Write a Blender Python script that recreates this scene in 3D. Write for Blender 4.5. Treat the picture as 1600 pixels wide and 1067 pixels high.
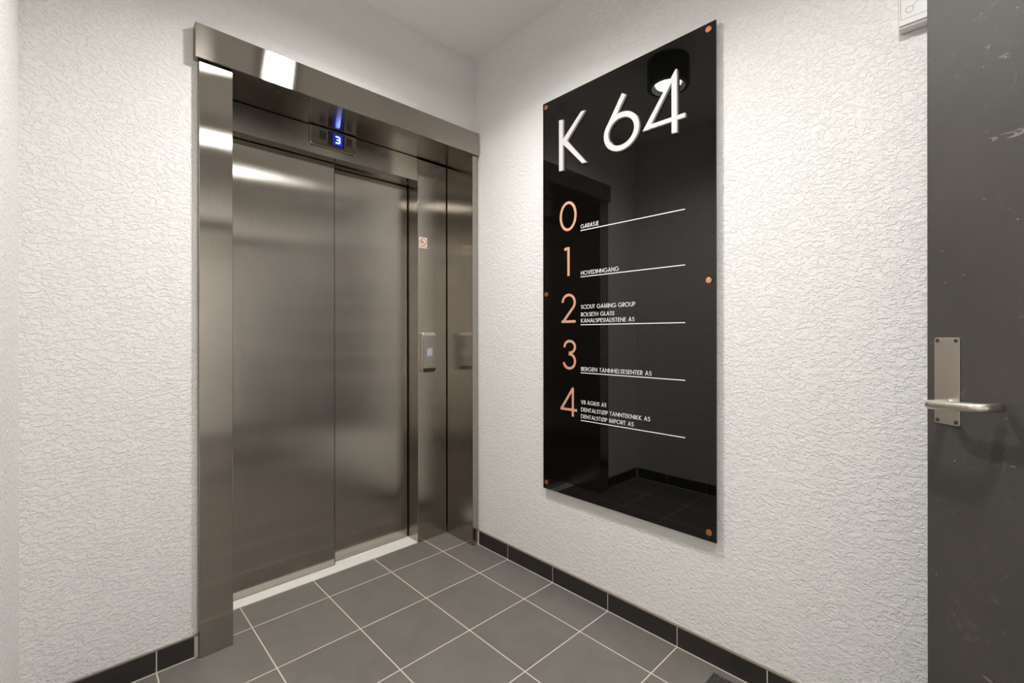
import bpy, bmesh, math
from mathutils import Vector, Matrix

for o in list(bpy.data.objects):
    bpy.data.objects.remove(o, do_unlink=True)
S = bpy.context.scene
COL = S.collection

# ------------------------------------------------------------------ camera
CAM = Vector((-.5048, -2.0011, 1.1502))
YAW = .7659
cd = bpy.data.cameras.new('camera')
cam = bpy.data.objects.new('camera', cd)
COL.objects.link(cam)
cd.sensor_fit = 'HORIZONTAL'
cd.sensor_width = 36.0
cd.lens = 36.0 * 711.43 / 1600
cd.shift_y = -(533.5 - 523.58) / 1600
cd.clip_start = .02
cam.matrix_world = (Matrix.Translation(CAM) @ Matrix.Rotation(-YAW, 4, 'Z')
                    @ Matrix.Rotation(math.pi / 2, 4, 'X') @ Matrix.Rotation(-.0009, 4, 'Z'))
S.camera = cam

# ------------------------------------------------------------------ world + exposure
W = bpy.data.worlds.new('world')
S.world = W
W.use_nodes = True
W.node_tree.nodes['Background'].inputs['Color'].default_value = (.9, .95, 1, 1)
W.node_tree.nodes['Background'].inputs['Strength'].default_value = .0
S.view_settings.view_transform = 'Standard'
S.view_settings.look = 'None'
S.view_settings.gamma = 1
S.view_settings.use_curve_mapping = False
S.view_settings.exposure = 0.0
LAMP = 150.0           # radiance of a ceiling lamp's lens
BEAM = 12.5            # watts of each lamp's downward beam
LAMP_COL = (1, .985, .955)

# ------------------------------------------------------------------ node helpers
def srgb(r, g, b):
    f = lambda c: (c / 255 / 12.92) if c <= 10 else ((c / 255 + .055) / 1.055) ** 2.4
    return (f(r), f(g), f(b), 1)

class Mat:
    def __init__(s, name, color=(.8, .8, .8, 1), rough=.5, metal=0.0, **kw):
        s.m = bpy.data.materials.new(name)
        s.m.use_nodes = True
        s.nt = s.m.node_tree
        s.b = s.nt.nodes['Principled BSDF']
        s.set('Base Color', color)
        s.set('Roughness', rough)
        s.set('Metallic', metal)
        for k, v in kw.items():
            s.set(k.replace('_', ' '), v)

    def n(s, t, **kw):
        nd = s.nt.nodes.new(t)
        for k, v in kw.items():
            setattr(nd, k, v)
        return nd

    def link(s, a, b):
        s.nt.links.new(a, b)

    def set(s, name, v, node=None):
        i = (node or s.b).inputs[name]
        if isinstance(v, bpy.types.NodeSocket):
            s.link(v, i)
        else:
            i.default_value = v

    def coord(s, scale=(1, 1, 1), loc=(0, 0, 0)):
        g = s.n('ShaderNodeNewGeometry')
        mp = s.n('ShaderNodeMapping')
        mp.inputs['Scale'].default_value = scale
        mp.inputs['Location'].default_value = loc
        s.link(g.outputs['Position'], mp.inputs['Vector'])
        return mp.outputs['Vector']

    def noise(s, vec, scale, detail=3, rough=.5, dist=0):
        t = s.n('ShaderNodeTexNoise')
        s.link(vec, t.inputs['Vector'])
        t.inputs['Scale'].default_value = scale
        t.inputs['Detail'].default_value = detail
        t.inputs['Roughness'].default_value = rough
        t.inputs['Distortion'].default_value = dist
        return t.outputs['Fac']

    def math(s, op, a, b=0.0, c=0.0, clamp=False):
        t = s.n('ShaderNodeMath', operation=op)
        t.use_clamp = clamp
        for i, v in enumerate((a, b, c)):
            if isinstance(v, bpy.types.NodeSocket):
                s.link(v, t.inputs[i])
            else:
                t.inputs[i].default_value = v
        return t.outputs[0]

    def rng(s, v, a, b, c=0.0, d=1.0, smooth=False):
        t = s.n('ShaderNodeMapRange')
        if smooth:
            t.interpolation_type = 'SMOOTHSTEP'
        s.link(v, t.inputs['Value'])
        for k, x in zip(('From Min', 'From Max', 'To Min', 'To Max'), (a, b, c, d)):
            t.inputs[k].default_value = x
        return t.outputs['Result']

    def mix(s, fac, a, b):
        t = s.n('ShaderNodeMix', data_type='RGBA')
        s.set('Factor', fac, t)
        for nm, v in ((6, a), (7, b)):
            if isinstance(v, bpy.types.NodeSocket):
                s.link(v, t.inputs[nm])
            else:
                t.inputs[nm].default_value = v
        return t.outputs[2]

    def bump(s, h, dist, strength=1.0, prev=None):
        t = s.n('ShaderNodeBump')
        t.inputs['Distance'].default_value = dist
        t.inputs['Strength'].default_value = strength
        s.link(h, t.inputs['Height'])
        if prev is not None:
            s.link(prev, t.inputs['Normal'])
        s.link(t.outputs['Normal'], s.b.inputs['Normal'])
        return t.outputs['Normal']

    def xyz(s, vec):
        t = s.n('ShaderNodeSeparateXYZ')
        s.link(vec, t.inputs[0])
        return t.outputs

# ------------------------------------------------------------------ materials
def stucco():
    m = Mat('white stucco plaster', (.925, .912, .893, 1), .75)
    m.set('Specular IOR Level', .25)
    v = m.coord((1, 1, 1.45))
    warp = m.n('ShaderNodeTexNoise')
    m.link(v, warp.inputs['Vector'])
    warp.inputs['Scale'].default_value = 90
    warp.inputs['Detail'].default_value = 2
    vm = m.n('ShaderNodeVectorMath', operation='MULTIPLY_ADD')
    m.link(warp.outputs['Color'], vm.inputs[0])
    vm.inputs[1].default_value = (.014, .014, .014)
    m.link(v, vm.inputs[2])
    a = m.noise(vm.outputs[0], 66, 3, .6)
    plate = m.rng(a, .44, .56, smooth=True)
    plate2 = m.rng(m.noise(vm.outputs[0], 125, 3, .6), .50, .60, smooth=True)
    b = m.noise(v, 210, 3, .6, .4)
    h = m.math('ADD', m.math('ADD', m.math('MULTIPLY', plate, .55), m.math('MULTIPLY', plate2, .18)),
               m.math('ADD', m.math('MULTIPLY', b, .26), m.math('MULTIPLY', a, .8)))
    m.bump(h, .0021, 1.0)
    return m.m

def paint(name, c, rough=.6):
    m = Mat(name, c, rough)
    m.bump(m.noise(m.coord(), 220, 3), .0006, .5)
    return m.m

def steel(name, grain, brush, base=(.425, .394, .352), across=.74, along=.046, smudge=.13):
    """brushed metal: blurred across the grain, near mirror along it"""
    m = Mat(name)
    g = m.n('ShaderNodeBsdfAnisotropic')
    g.distribution = 'BECKMANN'
    r = math.sqrt(across * along)
    g.inputs['Anisotropy'].default_value = r / across - 1
    geo = m.n('ShaderNodeNewGeometry')
    t = m.n('ShaderNodeVectorMath', operation='CROSS_PRODUCT')
    m.link(geo.outputs['True Normal'], t.inputs[0])
    t.inputs[1].default_value = [c + e for c, e in zip(grain, (.004, .003, .005))]
    tn = m.n('ShaderNodeVectorMath', operation='NORMALIZE')
    m.link(t.outputs[0], tn.inputs[0])
    m.link(tn.outputs[0], g.inputs['Tangent'])
    hair = m.noise(m.coord(brush), 1.0, 3, .7)
    cloud = m.noise(m.coord(), 3.2, 4, .6)
    spots = m.noise(m.coord((1, 1, .5)), 14, 4, .65)
    f = m.math('ADD', m.math('MULTIPLY', m.math('SUBTRACT', hair, .5), .30),
               m.math('ADD', m.math('MULTIPLY', m.math('SUBTRACT', cloud, .5), smudge * 1.3),
                      m.math('MULTIPLY', m.math('SUBTRACT', spots, .5), smudge)))
    k = m.math('ADD', 1.0, f)
    vm = m.n('ShaderNodeVectorMath', operation='SCALE')
    vm.inputs[0].default_value = base
    m.link(k, vm.inputs['Scale'])
    m.link(vm.outputs[0], g.inputs['Color'])
    m.link(m.math('ADD', r, m.math('MULTIPLY', m.math('SUBTRACT', spots, .5), .025)), g.inputs['Roughness'])
    bp = m.n('ShaderNodeBump')
    bp.inputs['Distance'].default_value = .004
    bp.inputs['Strength'].default_value = .22
    m.link(m.noise(m.coord((1, 1, .6)), 2.6, 1), bp.inputs['Height'])
    m.link(bp.outputs['Normal'], g.inputs['Normal'])
    m.link(g.outputs[0], m.nt.nodes['Material Output'].inputs['Surface'])
    return m.m

VB = (900, 900, 7)       # vertical brush lines
HB = (7, 900, 900)       # brush lines along x
M_STUCCO = stucco()
M_CEIL = paint('ceiling paint', (.925, .90, .865, 1), .8)
M_STEEL_V = steel('brushed steel, vertical grain', (0, 0, 1), VB)
M_STEEL_H = steel('brushed steel, horizontal grain', (1, 0, 0), HB, smudge=.08)
M_ALU = Mat('anodised aluminium', (.94, .92, .885, 1), .45, .15).m
M_SATIN = Mat('satin stainless', (.72, .67, .61, 1), .3, 1.0).m
M_SCREW = Mat('screw steel with painted shade', (.30, .27, .24, 1), .35, 1.0).m  # darkened to stand in for the shade ring in the screw recesses
M_CHROME = Mat('chrome', (.88, .88, .88, 1), .32, 1.0).m
M_DARK = Mat('dark slot', (.012, .012, .012, 1), .6).m
M_GROUT = Mat('beige grout', srgb(214, 204, 190), .85).m
M_GROUT_TOP = Mat('grey sealing joint', srgb(140, 130, 118), .85).m
M_BLACKMETAL = Mat('dark grey lamp enamel', (.03, .03, .03, 1), .45).m
M_WHITEPLASTIC = Mat('white plastic', (.74, .73, .71, 1), .4).m
M_LINE = Mat('grey print', (.12, .115, .11, 1), .6).m
M_LETTER = Mat('white lettering', (.62, .595, .585, 1), .45).m
M_TEXT = Mat('white print', (.9, .89, .88, 1), .45).m
M_COPPERPRINT = Mat('copper print', srgb(226, 163, 128), .45).m
M_COPPER = Mat('copper bolt', (.90, .36, .16, 1), .28, 1.0).m
M_STICK = Mat('sticker paper', srgb(246, 226, 210), .5).m
M_RED = Mat('red print', srgb(165, 62, 46), .5).m
M_BLACK = Mat('black print', (.02, .015, .012, 1), .5).m

def glass_black():
    m = Mat('black back-painted glass', (.0025, .0025, .002, 1), .015)
    m.set('IOR', 1.56)
    return m.m
M_GLASS = glass_black()

def floor_tiles():
    m = Mat('grey floor tile', rough=.45)
    p = m.coord()
    o = m.xyz(p)
    def line(c):
        q = m.math('MODULO', m.math('ADD', c, 30.3 + .1515), .303)
        d = m.math('ABSOLUTE', m.math('SUBTRACT', q, .1515))
        return m.rng(d, .0017, .0026, 1, 0)
    g = m.math('MAXIMUM', line(o[0]), line(o[1]))
    cell = m.n('ShaderNodeTexWhiteNoise', noise_dimensions='2D')
    sn = m.n('ShaderNodeVectorMath', operation='FLOOR')
    sc = m.n('ShaderNodeVectorMath', operation='SCALE')
    m.link(p, sc.inputs[0]); sc.inputs['Scale'].default_value = 1 / .303
    m.link(sc.outputs[0], sn.inputs[0]); m.link(sn.outputs[0], cell.inputs['Vector'])
    cloud = m.noise(p, 9, 5, .65, .5)
    fine = m.noise(p, 300, 3, .7)
    k = m.math('ADD', m.math('MULTIPLY', m.math('SUBTRACT', cloud, .5), .5),
               m.math('ADD', m.math('MULTIPLY', m.math('SUBTRACT', fine, .5), .45),
                      m.math('MULTIPLY', m.math('SUBTRACT', cell.outputs[0], .5), .10)))
    vm = m.n('ShaderNodeVectorMath', operation='SCALE')
    vm.inputs[0].default_value = (.175, .160, .144)
    m.link(m.math('ADD', 1.0, k), vm.inputs['Scale'])
    # pale crumbs lying about
    vo = m.n('ShaderNodeTexVoronoi')
    m.link(p, vo.inputs['Vector']); vo.inputs['Scale'].default_value = 16
    sep = m.n('ShaderNodeSeparateColor'); m.link(vo.outputs['Color'], sep.inputs[0])
    dot = m.math('MULTIPLY', m.rng(vo.outputs['Distance'], .018, .034, 1, 0), m.math('GREATER_THAN', sep.outputs[0], .88))
    c = m.mix(m.math('MULTIPLY', dot, .8), vm.outputs[0], srgb(215, 208, 198))
    m.set('Base Color', m.mix(g, c, srgb(216, 205, 190)))
    m.set('Roughness', m.math('ADD', m.math('MULTIPLY', g, .4), m.math('ADD', .38, m.math('MULTIPLY', cloud, .16))))
    h = m.math('ADD', m.math('MULTIPLY', g, -1.0), m.math('MULTIPLY', fine, .25))
    m.bump(h, .0008, .7)
    return m.m
M_FLOOR = floor_tiles()

def skirting_tile():
    m = Mat('black skirting tile', (.03, .027, .024, 1), .42)
    p = m.coord()
    k = m.math('ADD', .55, m.math('MULTIPLY', m.noise(p, 22, 5, .65), .9))
    vm = m.n('ShaderNodeVectorMath', operation='SCALE')
    vm.inputs[0].default_value = (.026, .0235, .021)
    m.link(k, vm.inputs['Scale'])
    m.link(vm.outputs[0], m.b.inputs['Base Color'])
    return m.m
M_SKIRT = skirting_tile()

def door_paint():
    m = Mat('charcoal door paint', rough=.42)
    m.set('Specular IOR Level', .28)
    tc = m.n('ShaderNodeTexCoord')
    mp = m.n('ShaderNodeMapping'); mp.inputs['Scale'].default_value = (1, 1, 1)
    m.link(tc.outputs['Object'], mp.inputs['Vector'])
    p = mp.outputs['Vector']
    cloud = m.noise(p, 5, 4, .6)
    rub = m.math('MULTIPLY', m.rng(m.noise(p, 26, 6, .72, 1.4), .58, .74, 0, .20), m.rng(m.noise(p, 6, 2), .45, .62))
    mp2 = m.n('ShaderNodeMapping'); mp2.inputs['Scale'].default_value = (26, 1, 60)
    mp2.inputs['Rotation'].default_value = (0, .35, 0)
    m.link(tc.outputs['Object'], mp2.inputs['Vector'])
    scr = m.rng(m.noise(mp2.outputs['Vector'], 1, 3, .6, .8), .69, .74, 0, .32)
    vo = m.n('ShaderNodeTexVoronoi'); m.link(p, vo.inputs['Vector']); vo.inputs['Scale'].default_value = 60
    sep = m.n('ShaderNodeSeparateColor'); m.link(vo.outputs['Color'], sep.inputs[0])
    dot = m.math('MULTIPLY', m.rng(vo.outputs['Distance'], .05, .12, .45, 0), m.math('GREATER_THAN', sep.outputs[0], .93))
    w = m.math('MAXIMUM', m.math('MAXIMUM', rub, scr), dot)
    vm = m.n('ShaderNodeVectorMath', operation='SCALE')
    vm.inputs[0].default_value = (.068, .062, .056)
    m.link(m.math('ADD', .75, m.math('MULTIPLY', cloud, .5)), vm.inputs['Scale'])
    m.set('Base Color', m.mix(w, vm.outputs[0], srgb(190, 182, 172)))
    m.set('Roughness', m.math('ADD', .43, m.math('MULTIPLY', w, .3)))
    m.bump(m.noise(p, 330, 3, .6), .0009, .55)
    return m.m
M_DOOR = door_paint()

def emit(name, c, strength):
    m = Mat(name, (0, 0, 0, 1), .5)
    m.set('Emission Color', (*c, 1))
    m.set('Emission Strength', strength)
    return m.m
M_LENS = emit('lit lamp lens', LAMP_COL, LAMP)
M_DIGIT = emit('lit blue white digit', (.20, .33, 1), 11.0)
M_GLOW = emit('painted blue glow around digit', (.03, .04, 1), .45)
M_BTN = emit('lit button symbol', (.62, .66, 1), .55)

# ------------------------------------------------------------------ geometry helpers
def tag(o, label, cat, group=None, kind=None):
    o['label'] = label
    o['category'] = cat
    if group: o['group'] = group
    if kind: o['kind'] = kind
    return o

def obj(name, bm, mat, parent=None, smooth=False, bevel=0, seg=2):
    me = bpy.data.meshes.new(name)
    bmesh.ops.recalc_face_normals(bm, faces=bm.faces)
    bm.to_mesh(me); bm.free()
    mats = mat if isinstance(mat, (list, tuple)) else [mat]
    for x in mats: me.materials.append(x)
    if smooth:
        for p in me.polygons: p.use_smooth = True
    o = bpy.data.objects.new(name, me)
    COL.objects.link(o)
    if parent is not None:
        o.parent = parent
        o.matrix_parent_inverse = world_of(parent).inverted()
    if bevel:
        md = o.modifiers.new('bevel', 'BEVEL'); md.width = bevel; md.segments = seg
        md.limit_method = 'ANGLE'; md.angle_limit = math.radians(40)
    return o

def world_of(o):
    m = o.matrix_basis.copy()
    if o.parent is not None:
        m = world_of(o.parent) @ o.matrix_parent_inverse @ m
    return m

def empty(name, loc, rz=0):
    o = bpy.data.objects.new(name, None)
    o.empty_display_size = .05
    COL.objects.link(o)
    o.location = loc; o.rotation_euler = (0, 0, rz)
    return o

def box(bm, x0, x1, y0, y1, z0, z1, mi=0):
    vs = [bm.verts.new((x, y, z)) for x in (x0, x1) for y in (y0, y1) for z in (z0, z1)]
    for f in ((0, 1, 3, 2), (4, 6, 7, 5), (0, 4, 5, 1), (2, 3, 7, 6), (0, 2, 6, 4), (1, 5, 7, 3)):
        bm.faces.new([vs[i] for i in f]).material_index = mi
    return vs

def B(*a):
    bm = bmesh.new(); box(bm, *a); return bm

def prism(bm, pts, f0, f1):
    """pts: 2D outline; f0 / f1 map a 2D point to the 3D back / front point"""
    a = [bm.verts.new(f0(p)) for p in pts]; b = [bm.verts.new(f1(p)) for p in pts]
    n = len(pts)
    bm.faces.new(a); bm.faces.new(b[::-1])
    for i in range(n):
        bm.faces.new((a[i], a[(i + 1) % n], b[(i + 1) % n], b[i]))

def ribbon(bm, line, w, f0, f1, closed=False):
    """constant width stroke along a 2D polyline, mitred joints, with thickness"""
    P = [Vector(p) for p in line]; n = len(P)
    L, R = [], []
    for i in range(n):
        if closed:
            d0 = (P[i] - P[i - 1]).normalized(); d1 = (P[(i + 1) % n] - P[i]).normalized()
        else:
            d0 = (P[i] - P[i - 1]).normalized() if i else (P[1] - P[0]).normalized()
            d1 = (P[i + 1] - P[i]).normalized() if i < n - 1 else d0
        t = (d0 + d1)
        t = t.normalized() if t.length > 1e-6 else d0
        nn = Vector((-t.y, t.x)); k = min(3.0, 1 / max(.2, nn.dot(Vector((-d0.y, d0.x)))))
        L.append(P[i] + nn * w / 2 * k); R.append(P[i] - nn * w / 2 * k)
    la = [bm.verts.new(f0(p)) for p in L]; lb = [bm.verts.new(f1(p)) for p in L]
    ra = [bm.verts.new(f0(p)) for p in R]; rb = [bm.verts.new(f1(p)) for p in R]
    m = n if closed else n - 1
    for i in range(m):
        j = (i + 1) % n
        bm.faces.new((lb[i], lb[j], rb[j], rb[i])); bm.faces.new((la[i], ra[i], ra[j], la[j]))
        bm.faces.new((la[i], la[j], lb[j], lb[i])); bm.faces.new((ra[i], rb[i], rb[j], ra[j]))
    if not closed:
        for i in (0, n - 1):
            bm.faces.new((la[i], lb[i], rb[i], ra[i]))

def arc(cx, cy, rx, ry, a0, a1, n=20):
    return [(cx + rx * math.cos(math.radians(a0 + (a1 - a0) * i / n)),
             cy + ry * math.sin(math.radians(a0 + (a1 - a0) * i / n))) for i in range(n + 1)]

def cyl(bm, c, axis, r, d0, d1, n=28, mi=0):
    ax = Vector(axis).normalized()
    u = ax.orthogonal().normalized(); v = ax.cross(u); c = Vector(c)
    ring = lambda d: [bm.verts.new(c + ax * d + (u * math.cos(2 * math.pi * i / n) + v * math.sin(2 * math.pi * i / n)) * r) for i in range(n)]
    a, b = ring(d0), ring(d1)
    fs = [bm.faces.new(a), bm.faces.new(b[::-1])]
    for i in range(n):
        fs.append(bm.faces.new((a[i], a[(i + 1) % n], b[(i + 1) % n], b[i])))
    for f in fs: f.material_index = mi

def lathe(bm, c, prof, n=48):
    """closed profile (r, z) revolved about the vertical through c"""
    rings = [[bm.verts.new((c[0] + r * math.cos(2 * math.pi * i / n), c[1] + r * math.sin(2 * math.pi * i / n), c[2] + z)) for i in range(n)] for r, z in prof]
    k = len(rings)
    for j in range(k):
        a, b = rings[j], rings[(j + 1) % k]
        for i in range(n):
            bm.faces.new((a[i], a[(i + 1) % n], b[(i + 1) % n], b[i]))

def tube(bm, path, r, n=20):
    P = [Vector(p) for p in path]; rings = []
    up = Vector((0, 0, 1))
    for i, p in enumerate(P):
        t = ((P[min(i + 1, len(P) - 1)] - P[max(i - 1, 0)])).normalized()
        s = t.cross(up).normalized(); u = s.cross(t)
        rr = r[i] if isinstance(r, (list, tuple)) else r
        rings.append([bm.verts.new(p + (s * math.cos(2 * math.pi * k / n) + u * math.sin(2 * math.pi * k / n)) * rr) for k in range(n)])
    for a, b in zip(rings, rings[1:]):
        for k in range(n):
            bm.faces.new((a[k], a[(k + 1) % n], b[(k + 1) % n], b[k]))
    bm.faces.new(rings[0]); bm.faces.new(rings[-1][::-1])

def rrect(x0, x1, y0, y1, r, n=6, corners=(1, 1, 1, 1)):
    """rounded rectangle; corners: lower left, lower right, upper right, upper left"""
    out = []
    for (cx, cy, a0, on, px, py) in ((x0 + r, y0 + r, 180, corners[0], x0, y0), (x1 - r, y0 + r, 270, corners[1], x1, y0),
                                     (x1 - r, y1 - r, 0, corners[2], x1, y1), (x0 + r, y1 - r, 90, corners[3], x0, y1)):
        if on: out += arc(cx, cy, r, r, a0, a0 + 90, n)
        else: out.append((px, py))
    return out

# ------------------------------------------------------------------ the setting
XW, XL, YB, ZC = 1.108, -.622, -2.60, 2.677
YF = -.032                       # plaster face of the elevator wall

def struct(name, bm, mat, label, cat, **kw):
    return tag(obj(name, bm, mat, **kw), label, cat, kind='structure')

struct('floor', B(-1.4, 1.4, -4.6, .30, -.12, 0), M_FLOOR, 'floor of square grey tiles with pale grout lines', 'floor')
struct('ceiling', B(-1.4, 1.4, -4.6, .45, ZC, ZC + .12), M_CEIL, 'plain off-white ceiling above the elevator and the black sign', 'ceiling')

bm = bmesh.new()
box(bm, XL - .3, -.10, YF, .12, 0, ZC)
box(bm, -.10, XW + .2, YF, .12, 2.15, ZC)
struct('wall_front', bm, M_STUCCO, 'white stucco wall around the steel elevator door', 'wall')
struct('wall_right', B(XW, XW + .15, -4.6, YF, 0, ZC), M_STUCCO, 'white stucco wall carrying the black sign', 'wall')
struct('wall_left', B(XL - .15, XL, YB - .12, YF, 0, ZC), M_STUCCO, 'narrow strip of white stucco wall at the left edge of the photo', 'wall')

HX, HY = .290, -2.566            # hinge of the open door leaf
LEAF = .80
bm = bmesh.new()
box(bm, HX + .07, XW, YB - .12, YB, 0, ZC)
box(bm, XL - .15, HX - LEAF - .09, YB - .12, YB, 0, ZC)
box(bm, HX - LEAF - .09, HX + .07, YB - .12, YB, 2.12, ZC)
struct('wall_rear', bm, M_STUCCO, 'white stucco wall with the doorway facing the elevator', 'wall')
bm = bmesh.new()
box(bm, -1.35, -1.2, -4.6, YB - .12, 0, ZC)
box(bm, -1.2, XW, -4.6, -4.45, 0, ZC)
box(bm, -1.2, XL - .15, YB - .16, YB - .12, 0, ZC)
struct('wall_corridor', bm, M_STUCCO, 'white stucco corridor walls beyond the open doorway', 'wall')

# skirting of black tiles with pale joints
def skirting(name, axis, face, depth, a, b, label, z1=.073):
    bm = bmesh.new()
    def put(s0, s1, d0, d1, z0, zt, mi):
        lo, hi = min(face + d0, face + d1), max(face + d0, face + d1)
        if axis == 'y': box(bm, lo, hi, s0, s1, z0, zt, mi)
        else: box(bm, s0, s1, lo, hi, z0, zt, mi)
    sg = 1 if depth > 0 else -1
    put(a, b, sg * .0012, depth, 0, z1 - .001, 1)
    put(a, b, sg * .0018, depth, z1 - .001, z1 + .004, 2)
    put(a, b, -sg * .0035, 0, .0002, .0016, 1)
    k0 = math.floor(a / .303); s = a
    for k in range(k0, math.ceil(b / .303)):
        s0 = max(a, k * .303 + .002); s1 = min(b - .012, (k + 1) * .303 - .002)
        if s1 - s0 > .004: put(s0, s1, 0, depth, .003, z1, 0)
    return struct(name, bm, [M_SKIRT, M_GROUT, M_GROUT_TOP], label, 'baseboard')
skirting('baseboard_right', 'y', XW - .011, .0108, YB + .001, -.0615, 'black tiled skirting along the wall under the black sign')
skirting('baseboard_front', 'x', YF - .010, .0098, XL + .012, -.1845, 'black tiled skirting left of the elevator door frame')
skirting('baseboard_left', 'y', XL + .011, -.0108, YB + .001, YF - .0105, 'black tiled skirting along the left wall')

# ------------------------------------------------------------------ elevator surround
e = tag(empty('elevator_surround', (.45, -.06, 0)), 'brushed steel surround framing the recessed elevator door', 'door frame')
obj('header', B(-.197, 1.099, -.075, YF - .001, 2.134, 2.255), M_STEEL_H, e, bevel=.0015)
obj('jamb', B(-.184, -.079, -.061, YF - .001, .001, 2.128), M_STEEL_V, e, bevel=.0015)
obj('jamb', B(1.063, 1.097, -.061, -.0565, .001, 2.133), M_STEEL_V, e, bevel=.001)
obj('soffit', B(-.079, 1.063, -.0325, .178, 2.134, 2.140), M_STEEL_H, e)
obj('reveal', B(-.085, -.0795, YF, .262, .001, 2.133), M_STEEL_V, e)
obj('reveal', B(1.063, 1.069, -.056, .178, .001, 2.1335), M_STEEL_V, e)

# ------------------------------------------------------------------ elevator landing door
d = tag(empty('elevator_door', (.42, .24, 0)), 'closed two-panel brushed steel elevator door in the recess', 'elevator door')
obj('transom', B(-.079, .8665, .178, .236, 2.005, 2.131), M_STEEL_H, d, bevel=.0012)
bm = bmesh.new()
box(bm, -.079, .866, .2365, .27, 2.012, 2.12)
box(bm, .432, .866, .2705, .278, 2.004, 2.12)
obj('door_track', bm, M_STEEL_H, d)
bm = bmesh.new(); box(bm, .8675, 1.0585, .178, .31, .001, 2.126)
obj('side_column', bm, M_STEEL_V, d, bevel=.0012)
obj('column_edge', B(.8668, .8674, .181, .309, .002, 2.004), M_STEEL_V, d)
p1 = obj('door_panel', B(-.0785, .4300, .247, .266, .007, 2.011), M_STEEL_V, d, bevel=.002)
obj('edge_strip', B(.4302, .4325, .2475, .2655, .007, 2.010), M_DARK, p1)
p2 = obj('door_panel', B(.4340, .8615, .2800, .300, .007, 2.05), M_STEEL_V, d, bevel=.002)
obj('closing_seal', B(.8616, .8667, .292, .300, .004, 2.02), M_DARK, d)
bm = bmesh.new()
box(bm, -.079, .8665, .1795, .2475, .0002, .004)
box(bm, -.079, .8665, .2475, .2525, .0002, .0022)
box(bm, -.079, .8665, .2525, .2790, .0002, .004)
box(bm, -.079, .8665, .2790, .2860, .0002, .001)
box(bm, -.079, .8665, .2860, .2995, .0002, .004)
obj('sill', bm, M_ALU, d)
struct('trim_shaft', B(-.12, 1.12, .312, .33, 0.001, 2.2), M_DARK, 'dark shaft lining behind the elevator door', 'shaft lining')

# floor indicator on the transom
f = tag(empty('floor_indicator', (.395, .178, 2.04)), 'floor indicator showing a blue 3 above the elevator door', 'display')
yy = .166
fy0 = lambda p: (p[0], .1779, p[1]); fy1 = lambda p: (p[0], yy, p[1])
bm = bmesh.new(); prism(bm, rrect(.283, .508, 2.040, 2.130, .016, corners=(1, 1, 0, 0)), fy0, fy1)
obj('housing', bm, M_STEEL_V, f, bevel=.003)
bm = bmesh.new(); prism(bm, rrect(.366, .446, 2.056, 2.124, .002), lambda p: (p[0], yy + .001, p[1]), lambda p: (p[0], yy - .0008, p[1]))
w = obj('display_window', bm, Mat('dark display glass', (.02, .016, .03, 1), .15).m, f)
obj('digit_glow_field', B(.3895, .4370, yy - .0012, yy - .0008, 2.064, 2.119), M_GLOW, w)  # even blue emission painted round the digit for its glow and dot matrix
bm = bmesh.new()
zt, zb, zm, xr, xl = 2.106, 2.0765, 2.0915, .4225, .4035
ribbon(bm, [(xl, zt), (xr - .004, zt), (xr, zt - .004), (xr, zm + .003), (xr - .003, zm), (xl + .005, zm)], .0048, lambda p: (p[0], yy - .0008, p[1]), lambda p: (p[0], yy - .0022, p[1]))
ribbon(bm, [(xr - .003, zm), (xr, zm - .003), (xr, zb + .004), (xr - .004, zb), (xl, zb)], .0048, lambda p: (p[0], yy - .0008, p[1]), lambda p: (p[0], yy - .0024, p[1]))
obj('digit', bm, M_DIGIT, w)
for gx in (.326, .4545):
    g = obj('speaker_grille', B(gx, gx + .031, yy - .0004, yy + .001, 2.073, 2.1145), M_STEEL_V, f)
    for i in range(5):
        obj('slot', B(gx + .0012 + i * .006, gx + .0052 + i * .006, yy - .0009, yy - .0004, 2.074, 2.1135), M_DARK, g)

# call panel on the side column
c = tag(empty('call_panel', (.92, .178, .94)), 'slim steel call panel with a lit button on the elevator side column', 'call panel')
cx0, cx1, cz0, cz1 = .8845, .9695, .953, 1.157
def side_profile(ins, zi0, zi1):
    return [(.1779, zi0 - .010), (.1779, zi1 + .010), (.170, zi1 + .010), (.151, zi1), (.149, zi1 - .004), (.149, zi0 + .004), (.151, zi0), (.168, zi0 - .010)]
bm = bmesh.new()
rr = rrect(.8790, .9725, cz0 - .010, cz1 + .010, .014)
prism(bm, rr, lambda p: (p[0], .1779, p[1]), lambda p: (.9265 + (p[0] - .9260) * .93, .1560, p[1]))
obj('body', bm, M_SATIN, c, bevel=.0025, seg=3)
bm = bmesh.new()
prism(bm, [(cx0 + .002, cz0 + .014), (cx1 - .002, cz0 + .014), (cx1 - .002, cz1 - .010), (cx0 + .002, cz1 - .010)],
      lambda p: (p[0], .1565, p[1]), lambda p: (p[0], .1495, p[1]))
obj('face_plate', bm, M_STEEL_V, c, bevel=.001)
for nm, za, zb_, cn, mt in (('top_cap', cz1 - .0095, cz1 + .0085, (0, 0, 1, 1), M_SATIN), ('bottom_cap', cz0 - .0085, cz0 + .0135, (1, 1, 0, 0), M_BLACKMETAL)):
    bm = bmesh.new()
    zi = za if nm == 'top_cap' else zb_
    prism(bm, rrect(cx0 + .0025, cx1 - .0025, za, zb_, .012, corners=cn), lambda p: (p[0], .1565, p[1]), lambda p: (p[0], .1500 + abs(p[1] - zi) * .18, zi + (p[1] - zi) * .9))
    obj(nm, bm, mt, c, bevel=.001)
b_ = obj('call_button', B(.9085, .9455, .1485, .1496, 1.032, 1.078), M_SATIN, c, bevel=.0004)
bm = bmesh.new()
fb0 = lambda p: (p[0], .1485, p[1]); fb1 = lambda p: (p[0], .1480, p[1])
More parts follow.
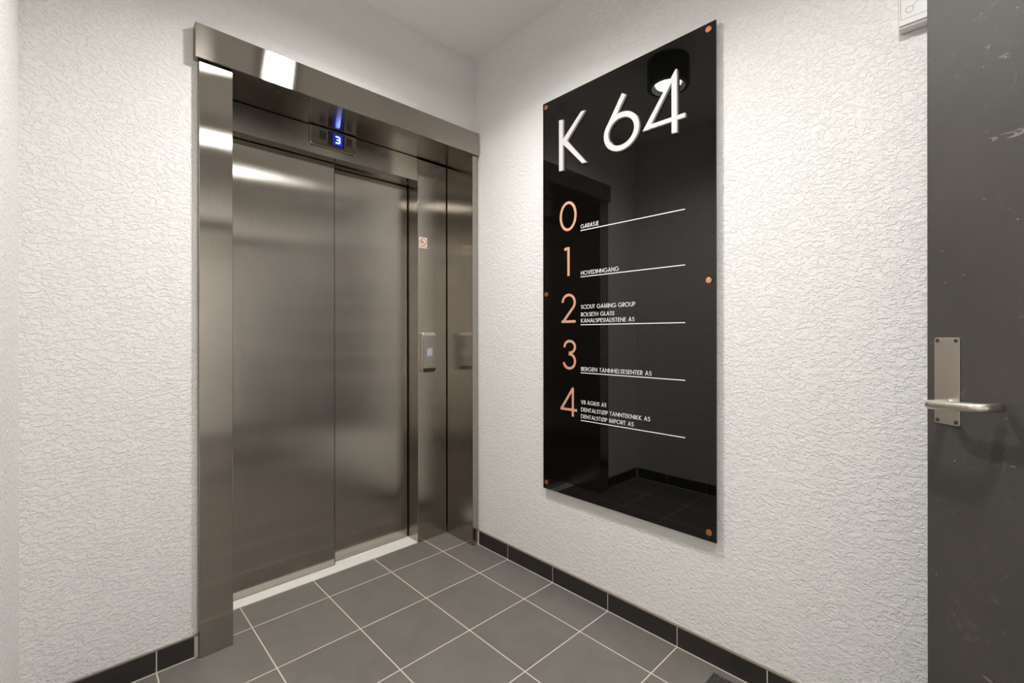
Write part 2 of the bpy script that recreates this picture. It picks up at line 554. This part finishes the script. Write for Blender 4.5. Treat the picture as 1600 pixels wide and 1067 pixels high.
prism(bm, [(.912, 1.0375), (.9205, 1.0375), (.9205, 1.072), (.912, 1.072)], fb0, fb1)
prism(bm, [(.924, 1.038), (.930, 1.038), (.930, 1.050), (.936, 1.060), (.942, 1.050), (.936, 1.068), (.929, 1.066), (.924, 1.052)], fb0, fb1)
obj('button_symbol', bm, M_BTN, b_)

# no-use-in-fire sticker
s = tag(obj('warning_sticker', B(.876, .927, .1772, .1779, 1.637, 1.697), M_STICK), 'small white sticker with a red prohibition ring above the call panel', 'sticker')
fs0 = lambda p: (p[0], .1772, p[1]); fs1 = lambda p: (p[0], .1768, p[1]); fs2 = lambda p: (p[0], .17695, p[1])
bm = bmesh.new()
ribbon(bm, arc(.9015, 1.6715, .0185, .0185, 0, 360, 40)[:-1], .0032, fs0, fs1, closed=True)
ribbon(bm, [(.8885, 1.6845), (.9145, 1.6585)], .0032, fs0, fs1)
obj('prohibition_ring', bm, M_RED, s)
bm = bmesh.new()
prism(bm, [(.8895, 1.665), (.893, 1.665), (.8935, 1.672), (.896, 1.679), (.892, 1.678), (.8895, 1.672)], fs0, fs2)
prism(bm, [(.896, 1.664), (.8985, 1.664), (.8995, 1.672), (.904, 1.664), (.907, 1.663), (.901, 1.677), (.8965, 1.676)], fs0, fs2)
obj('pictogram', bm, M_BLACK, s)
bm = bmesh.new()
for z, x1 in ((1.6475, .918), (1.6435, .922)):
    xx = .881
    i = 0
    while xx < x1:
        box(bm, xx, xx + (.0035, .006, .0045)[i % 3], .1769, .1773, z - .0009, z + .0009); xx += (.0035, .006, .0045)[i % 3] + .0012; i += 1
obj('small_print', bm, M_LINE, s)

# ------------------------------------------------------------------ directory sign
sign = tag(empty('directory_sign', (XW, -.96, .4335)), 'tall black glass floor directory headed K 64 on the right wall', 'sign')
XS = 1.085
obj('glass_panel', B(XS, XS + .006, -1.360, -.560, .4335, 2.234), M_GLASS, sign)
fr0 = lambda p: (XS, -p[0], p[1])
fr1 = lambda p: (XS - .012, -p[0], p[1])
def raised(polys, name, extra=None):
    bm = bmesh.new()
    for i, pg in enumerate(polys): prism(bm, pg, fr0, lambda p, i=i: (XS - .012 + i * .0004, -p[0], p[1]))
    if extra: extra(bm)
    return obj(name, bm, M_LETTER, sign, bevel=.0008, seg=1)
raised([[(.6667, 1.889), (.6900, 1.888), (.6900, 2.116), (.6667, 2.119)],
        [(.7900, 2.1165), (.8137, 2.1145), (.7125, 2.0135), (.6900, 1.996), (.6900, 2.0275)],
        [(.6900, 2.006), (.7125, 2.0135), (.8181, 1.8895), (.7960, 1.8905), (.6960, 1.998)]], 'raised_letter')
def six(bm):
    C_ = Vector((.9897, 1.966)); r = .0685
    P_ = Vector((1.0035, 2.1115)); dd = P_ - C_; L = dd.length
    base = math.atan2(dd.y, dd.x); al = base + math.acos(r / L)
    T_ = C_ + Vector((math.cos(al), math.sin(al))) * r
    ribbon(bm, arc(C_.x, C_.y, .0705, .0655, 0, 360, 72)[:-1], .0225, fr0, fr1, closed=True)
    ribbon(bm, [tuple(P_), tuple(T_ + (T_ - P_) * .02)], .0225, fr0, lambda p: (XS - .0115, -p[0], p[1]))
raised([], 'raised_digit', six)
raised([[(1.2040, 1.888), (1.2255, 1.886), (1.2255, 2.117), (1.2200, 2.119), (1.2040, 2.097)],
        [(1.2200, 2.119), (1.0850, 1.934), (1.1105, 1.932), (1.2040, 2.0745), (1.2250, 2.094)],
        [(1.0850, 1.934), (1.2558, 1.931), (1.2558, 1.948), (1.1150, 1.9505), (1.098, 1.951)]], 'raised_digit')

fp0 = lambda p: (XS, -p[0], p[1])
fp1 = lambda p: (XS - .0007, -p[0], p[1])
fp2 = lambda p: (XS - .0012, -p[0], p[1])
def digit(lines, w=.0118, closed=False):
    bm = bmesh.new()
    for i, ln in enumerate(lines): ribbon(bm, ln, w, fp0, lambda p, i=i: (XS - .0012 + i * .0002, -p[0], p[1]), closed)
    return obj('floor_digit', bm, M_COPPERPRINT, sign)
digit([arc(.7104, 1.6805, .0420, .0602, 0, 360, 60)[:-1]], closed=True)
digit([[(.7126, 1.4136), (.7126, 1.5425)], [(.6895, 1.5325), (.7060, 1.5385)]], .0125)
digit([arc(.7132, 1.2950, .0342, .0340, 178, -32, 30) + [(.7390, 1.2725), (.6805, 1.2085)], [(.6725, 1.2105), (.7517, 1.2105)]], .0112)
digit([arc(.7192, 1.0975, .0295, .0260, 185, -90, 30) + [(.7145, 1.0712)], [(.7145, 1.0668)] + arc(.7165, 1.0342, .0322, .0318, 90, -170, 32)], .0112)
digit([[(.7365, .7900), (.7365, .9120)], [(.7385, .9170), (.6705, .8185)], [(.6660, .8190), (.7596, .8190)]], .0112)

# geometric sans capitals drawn as strokes; cap height 1
def glyph(ch, s):
    a = s / 2; b = 1 - a
    bowl = lambda W, z0, z1: [(a, z1), (W - (z1 - z0) / 2, z1)] + arc(W - (z1 - z0) / 2, (z0 + z1) / 2, (z1 - z0) / 2 - 0, (z1 - z0) / 2, 90, -90, 14)[1:] + [(a, z0)]
    if ch == ' ': return .30, []
    if ch == 'A': return .76, [[(a * .9, 0), (.38, b), (.76 - a * .9, 0)], [(.17, .30), (.59, .30)]]
    if ch == 'B': return .50, [[(a, 0), (a, 1)], bowl(.47, .53, b), bowl(.50, a, .53)]
    if ch == 'C': return .80, [arc(.52, .5, .52 - a, .52 - a, 42, 318, 30)]
    if ch == 'D': return .76, [[(a, 0), (a, 1)], [(a, b), (.28, b)] + arc(.28, .5, .48 - a, .5 - a, 90, -90, 24)[1:] + [(a, a)]]
    if ch == 'E': return .46, [[(a, 0), (a, 1)], [(a, b), (.46, b)], [(a, .52), (.43, .52)], [(a, a), (.46, a)]]
    if ch == 'G': return .98, [arc(.51, .5, .51 - a, .51 - a, 42, 355, 34), [(.56, .455), (.98 - a * .2, .455)]]
    if ch == 'H': return .68, [[(a, 0), (a, 1)], [(.68 - a, 0), (.68 - a, 1)], [(a, .52), (.68 - a, .52)]]
    if ch == 'I': return s, [[(a, 0), (a, 1)]]
    if ch == 'J': return .34, [[(.34 - a, 1), (.34 - a, .17)] + arc(.17, .17, .17 - a, .17 - a, 0, -165, 12)[1:]]
    if ch == 'K': return .62, [[(a, 0), (a, 1)], [(.58, b + a), (a * 1.4, .50)], [(a * 1.5, .54), (.60, 0)]]
    if ch == 'L': return .38, [[(a, 0), (a, 1)], [(a, a), (.38, a)]]
    if ch == 'M': return .92, [[(a, 0), (.17, 1 - a * .5), (.46, a * 1.2), (.75, 1 - a * .5), (.92 - a, 0)]]
    if ch == 'N': return .74, [[(a, 0), (a, 1 - s * .9), (.74 - a, s * .9), (.74 - a, 1)]]
    if ch in 'OØ':
        r = [arc(.51, .5, .51 - a, .51 - a, 0, 360, 40)]
        if ch == 'Ø': r.append([(.12, -.02), (.90, 1.02)])
        return 1.02, r
    if ch == 'P': return .47, [[(a, 0), (a, 1)], bowl(.47, .45, b)]
    if ch == 'R': return .52, [[(a, 0), (a, 1)], bowl(.48, .46, b), [(.20, .46), (.47, 0)]]
    if ch == 'S':
        r1 = (b - .525) / 2; r2 = (.525 - a) / 2
        return .50, [arc(.26, b - r1, .20, r1, 20, 270, 20)[:-1] + arc(.245, a + r2, .245 - a, r2, 90, -150, 22)]
    if ch == 'T': return .48, [[(.24, 0), (.24, 1)], [(0, b), (.48, b)]]
    if ch == 'U': return .66, [[(a, 1), (a, .32)] + arc(.33, .33, .33 - a, .33 - a, 180, 360, 18) + [(.66 - a, 1)]]
    if ch == 'V': return .70, [[(a * .9, 1), (.35, a), (.70 - a * .9, 1)]]
    raise ValueError(ch)

def text_line(txt, u0, u1, z, cap, s=.125, gap=.125):
    gl = [glyph(ch, s) for ch in txt]
    total = sum(g[0] for g in gl) + gap * (len(gl) - 1)
    k = (u1 - u0) / total
    bm = bmesh.new(); x = 0
    for wd, lines in gl:
        for i, ln in enumerate(lines):
            pts = [(u0 + (x + px) * k, z + pz * cap) for px, pz in ln]
            ribbon(bm, pts, s * cap * .96, fp0, lambda p, i=i: (XS - .0009 + i * .00012, -p[0], p[1]))
        x += wd + gap
    return obj('text_line', bm, M_TEXT, sign)
text_line('GARASJE', .7805, .8745, 1.6125, .0180)
text_line('HOVEDINNGANG', .7815, .9725, 1.4108, .0176)
text_line('SCOUT GAMING GROUP', .7815, 1.0460, 1.2637, .0175)
text_line('BOLSETH GLASS', .7818, .9510, 1.2312, .0170)
text_line('KANALSPESIALISTENE AS', .7818, 1.0437, 1.2043, .0170)
text_line('BERGEN TANNHELSESENTER AS', .7818, 1.1170, .9947, .0174)
text_line('VB AGILIS AS', .7815, .9118, .8513, .0166)
text_line('DENTALSTØP TANNTEKNIKK AS', .7816, 1.1112, .8190, .0170)
text_line('DENTALSTØP IMPORT AS', .7816, 1.0395, .7897, .0166)
for z in (1.6045, 1.4033, 1.1950, .9865, .7793):
    bm = bmesh.new(); box(bm, XS - .0007, XS, -1.2498, -.7794, z - .0017, z + .0017)
    obj('rule', bm, M_TEXT, sign)
for u in (.582, 1.336):
    for z in (2.2105, 1.3395, .4650):
        bm = bmesh.new()
        cyl(bm, (XS, -u, z), (-1, 0, 0), .0103, 0, .0055)
        bo = obj('bolt', bm, M_COPPER, sign, bevel=.0012)
        bm = bmesh.new(); cyl(bm, (XS + .006, -u, z), (1, 0, 0), .0080, 0, XW - XS - .0065)
        obj('spacer', bm, M_COPPER, bo)

# ------------------------------------------------------------------ wall box behind the door leaf
wb = tag(empty('wall_box', (XW, -1.90, 1.962)), 'white square wall box with a line symbol, half hidden by the charcoal door', 'wall box')
by0, by1, bz0, bz1 = -1.985, -1.8405, 1.960, 2.115
bm = bmesh.new(); box(bm, 1.078, XW - .0005, by0, by1, bz0, bz1)
obj('housing', bm, M_WHITEPLASTIC, wb, bevel=.004, seg=3)
bm = bmesh.new(); box(bm, 1.0735, 1.0782, by0 + .002, by1 - .002, bz0 + .0065, bz1 - .002)
cv = obj('cover', bm, M_WHITEPLASTIC, wb, bevel=.0015)
bm = bmesh.new()
f0 = lambda p: (1.0736, p[0], p[1]); f1 = lambda p: (1.0732, p[0], p[1])
ribbon(bm, [(by1 - .0055, bz1 - .008), (by1 - .0055, bz0 + .0225), (by0 + .006, bz0 + .0225), (by0 + .006, bz1 - .008)], .0008, f0, f1, closed=True)
ribbon(bm, arc(-1.8638, 2.0030, .0082, .0082, 0, 360, 8)[:-1], .0009, f0, f1, closed=True)
ribbon(bm, [(-1.8695, 2.0085), (-1.8950, 2.0330)], .0009, f0, f1)
ribbon(bm, arc(-1.9010, 2.0390, .0082, .0082, 0, 360, 8)[:-1], .0009, f0, f1, closed=True)
obj('symbol', bm, M_LINE, cv)

# ------------------------------------------------------------------ open charcoal door
RZ = math.atan2(.810, .586)
door = tag(empty('door_1', (HX, HY, 0), RZ), 'open charcoal door leaf with a steel lever at the right edge of the photo', 'door', kind='structure')
MD = Matrix.Translation((HX, HY, 0)) @ Matrix.Rotation(RZ, 4, 'Z')
def dpart(name, bm, mat, parent=None, **kw):
    """bm is in the leaf's own axes: x from the hinge to the free edge, y out of the visible face"""
    me_o = obj(name, bm, mat, None, **kw)
    me_o.parent = parent or door
    return me_o
dpart('door_leaf', B(.002, LEAF, -.042, 0, .008, 2.05), M_DOOR, bevel=.0015)
px1, px0 = LEAF - .0160, LEAF - .0620
bm = bmesh.new(); prism(bm, rrect(px0, px1, .9735, 1.1445, .004), lambda p: (p[0], .0002, p[1]), lambda p: (p[0], .0024, p[1]))
pl = dpart('handle_plate', bm, M_SATIN, bevel=.0006)
for sx in (px0 + .0062, px1 - .0062):
    for sz in (.9800, 1.1385):
        bm = bmesh.new(); cyl(bm, (sx, .0024, sz), (0, 1, 0), .0043, 0, .0004)
        sc_ = dpart('screw', bm, M_SCREW, pl)
        bm = bmesh.new(); cyl(bm, (sx, .0028, sz), (0, 1, 0), .0024, 0, .0002, n=6)
        dpart('screw_socket', bm, M_DARK, sc_)
nx = LEAF - .0385; zl = 1.0145; out = .052; rb = .016
path = [(nx, .0026, zl), (nx, .012, zl), (nx, out - rb, zl)]
path += [(nx - rb + rb * math.cos(math.radians(t)), out - rb + rb * math.sin(math.radians(t)), zl) for t in range(10, 90, 10)]
xe = nx - .096
path += [(nx - rb, out, zl), (nx - .05, out, zl), (xe + rb, out, zl)]
path += [(xe + rb - rb * math.sin(math.radians(t)), out - rb + rb * math.cos(math.radians(t)), zl) for t in range(10, 91, 10)]
path += [(xe, out - rb - .010, zl), (xe, .013, zl)]
path = [(a_, b_y, c_ + .007 * min(1, max(0, (nx - a_) / .096))) for a_, b_y, c_ in path]
bm = bmesh.new(); tube(bm, path, .0085)
dpart('lever', bm, M_SATIN, smooth=True)
# frame round the doorway, in world axes
bm = bmesh.new()
for a0, a1, b0, b1 in ((HX + .004, HX + .06, 0, 2.115), (HX - LEAF - .085, HX - LEAF - .012, 0, 2.115), (HX - LEAF - .0115, HX + .0035, 2.06, 2.115)):
    box(bm, a0, a1, YB - .125, YB + .012, b0, b1)
fr = obj('door_frame', bm, M_DOOR, door, bevel=.001)

# ------------------------------------------------------------------ floor plate at the skirting
def grit():
    m = Mat('dark gritty plate', rough=.7)
    p = m.coord()
    m.set('Base Color', m.mix(m.rng(m.noise(p, 420, 3, .7), .56, .64), (.018, .017, .016, 1), srgb(150, 146, 140)))
    m.bump(m.noise(p, 420, 3, .7), .0012, .8)
    return m.m
tag(obj('floor_plate', B(.955, 1.061, -1.462, -1.360, .0003, .004), grit(), bevel=.001), 'small dark plate with pale grit on the floor beside the right skirting', 'floor plate')

# ------------------------------------------------------------------ surface mounted ceiling lamps and an added fill lamp
def lamp(x, y, label, power=1.0):
    t = tag(empty('ceiling_light', (x, y, ZC)), label, 'ceiling light', 'surface mounted ceiling drums')
    H = .146
    bm = bmesh.new()
    lathe(bm, (x, y, ZC), [(.112, -.0005), (.112, -H + .003), (.109, -H), (.0905, -H), (.0905, -.0005)])
    obj('drum', bm, M_BLACKMETAL, t, smooth=False)
    bm = bmesh.new()
    lathe(bm, (x, y, ZC), [(.0900, -H + .001), (.0870, -H - .0015), (.0860, -H + .0005), (.0650, -H + .015), (.0650, -H + .030), (.0900, -H + .030)])
    obj('reflector', bm, M_CHROME, t, smooth=False)
    bm = bmesh.new(); cyl(bm, (x, y, ZC - H + .012), (0, 0, 1), .0645, 0, .004, n=40)
    obj('lens', bm, M_LENS, t)
    ld = bpy.data.lights.new('beam', 'AREA')
    ld.shape = 'DISK'; ld.size = .12; ld.energy = BEAM * power; ld.color = LAMP_COL; ld.spread = math.radians(150)
    lo = bpy.data.objects.new('beam', ld); COL.objects.link(lo)
    lo.location = (0, 0, -H + .0115); lo.parent = t
    return t
lamp(.285, -.775, 'round ceiling lamp mirrored behind the raised 4 of the sign', 1.15)
lamp(.10, -1.93, 'round ceiling lamp above the doorway end of the lobby', .7)
lamp(.70, -3.25, 'added unseen fill lamp in the corridor beyond the open charcoal door', 4.0)  # invented lamp out of view, added to lift ceiling and upper walls
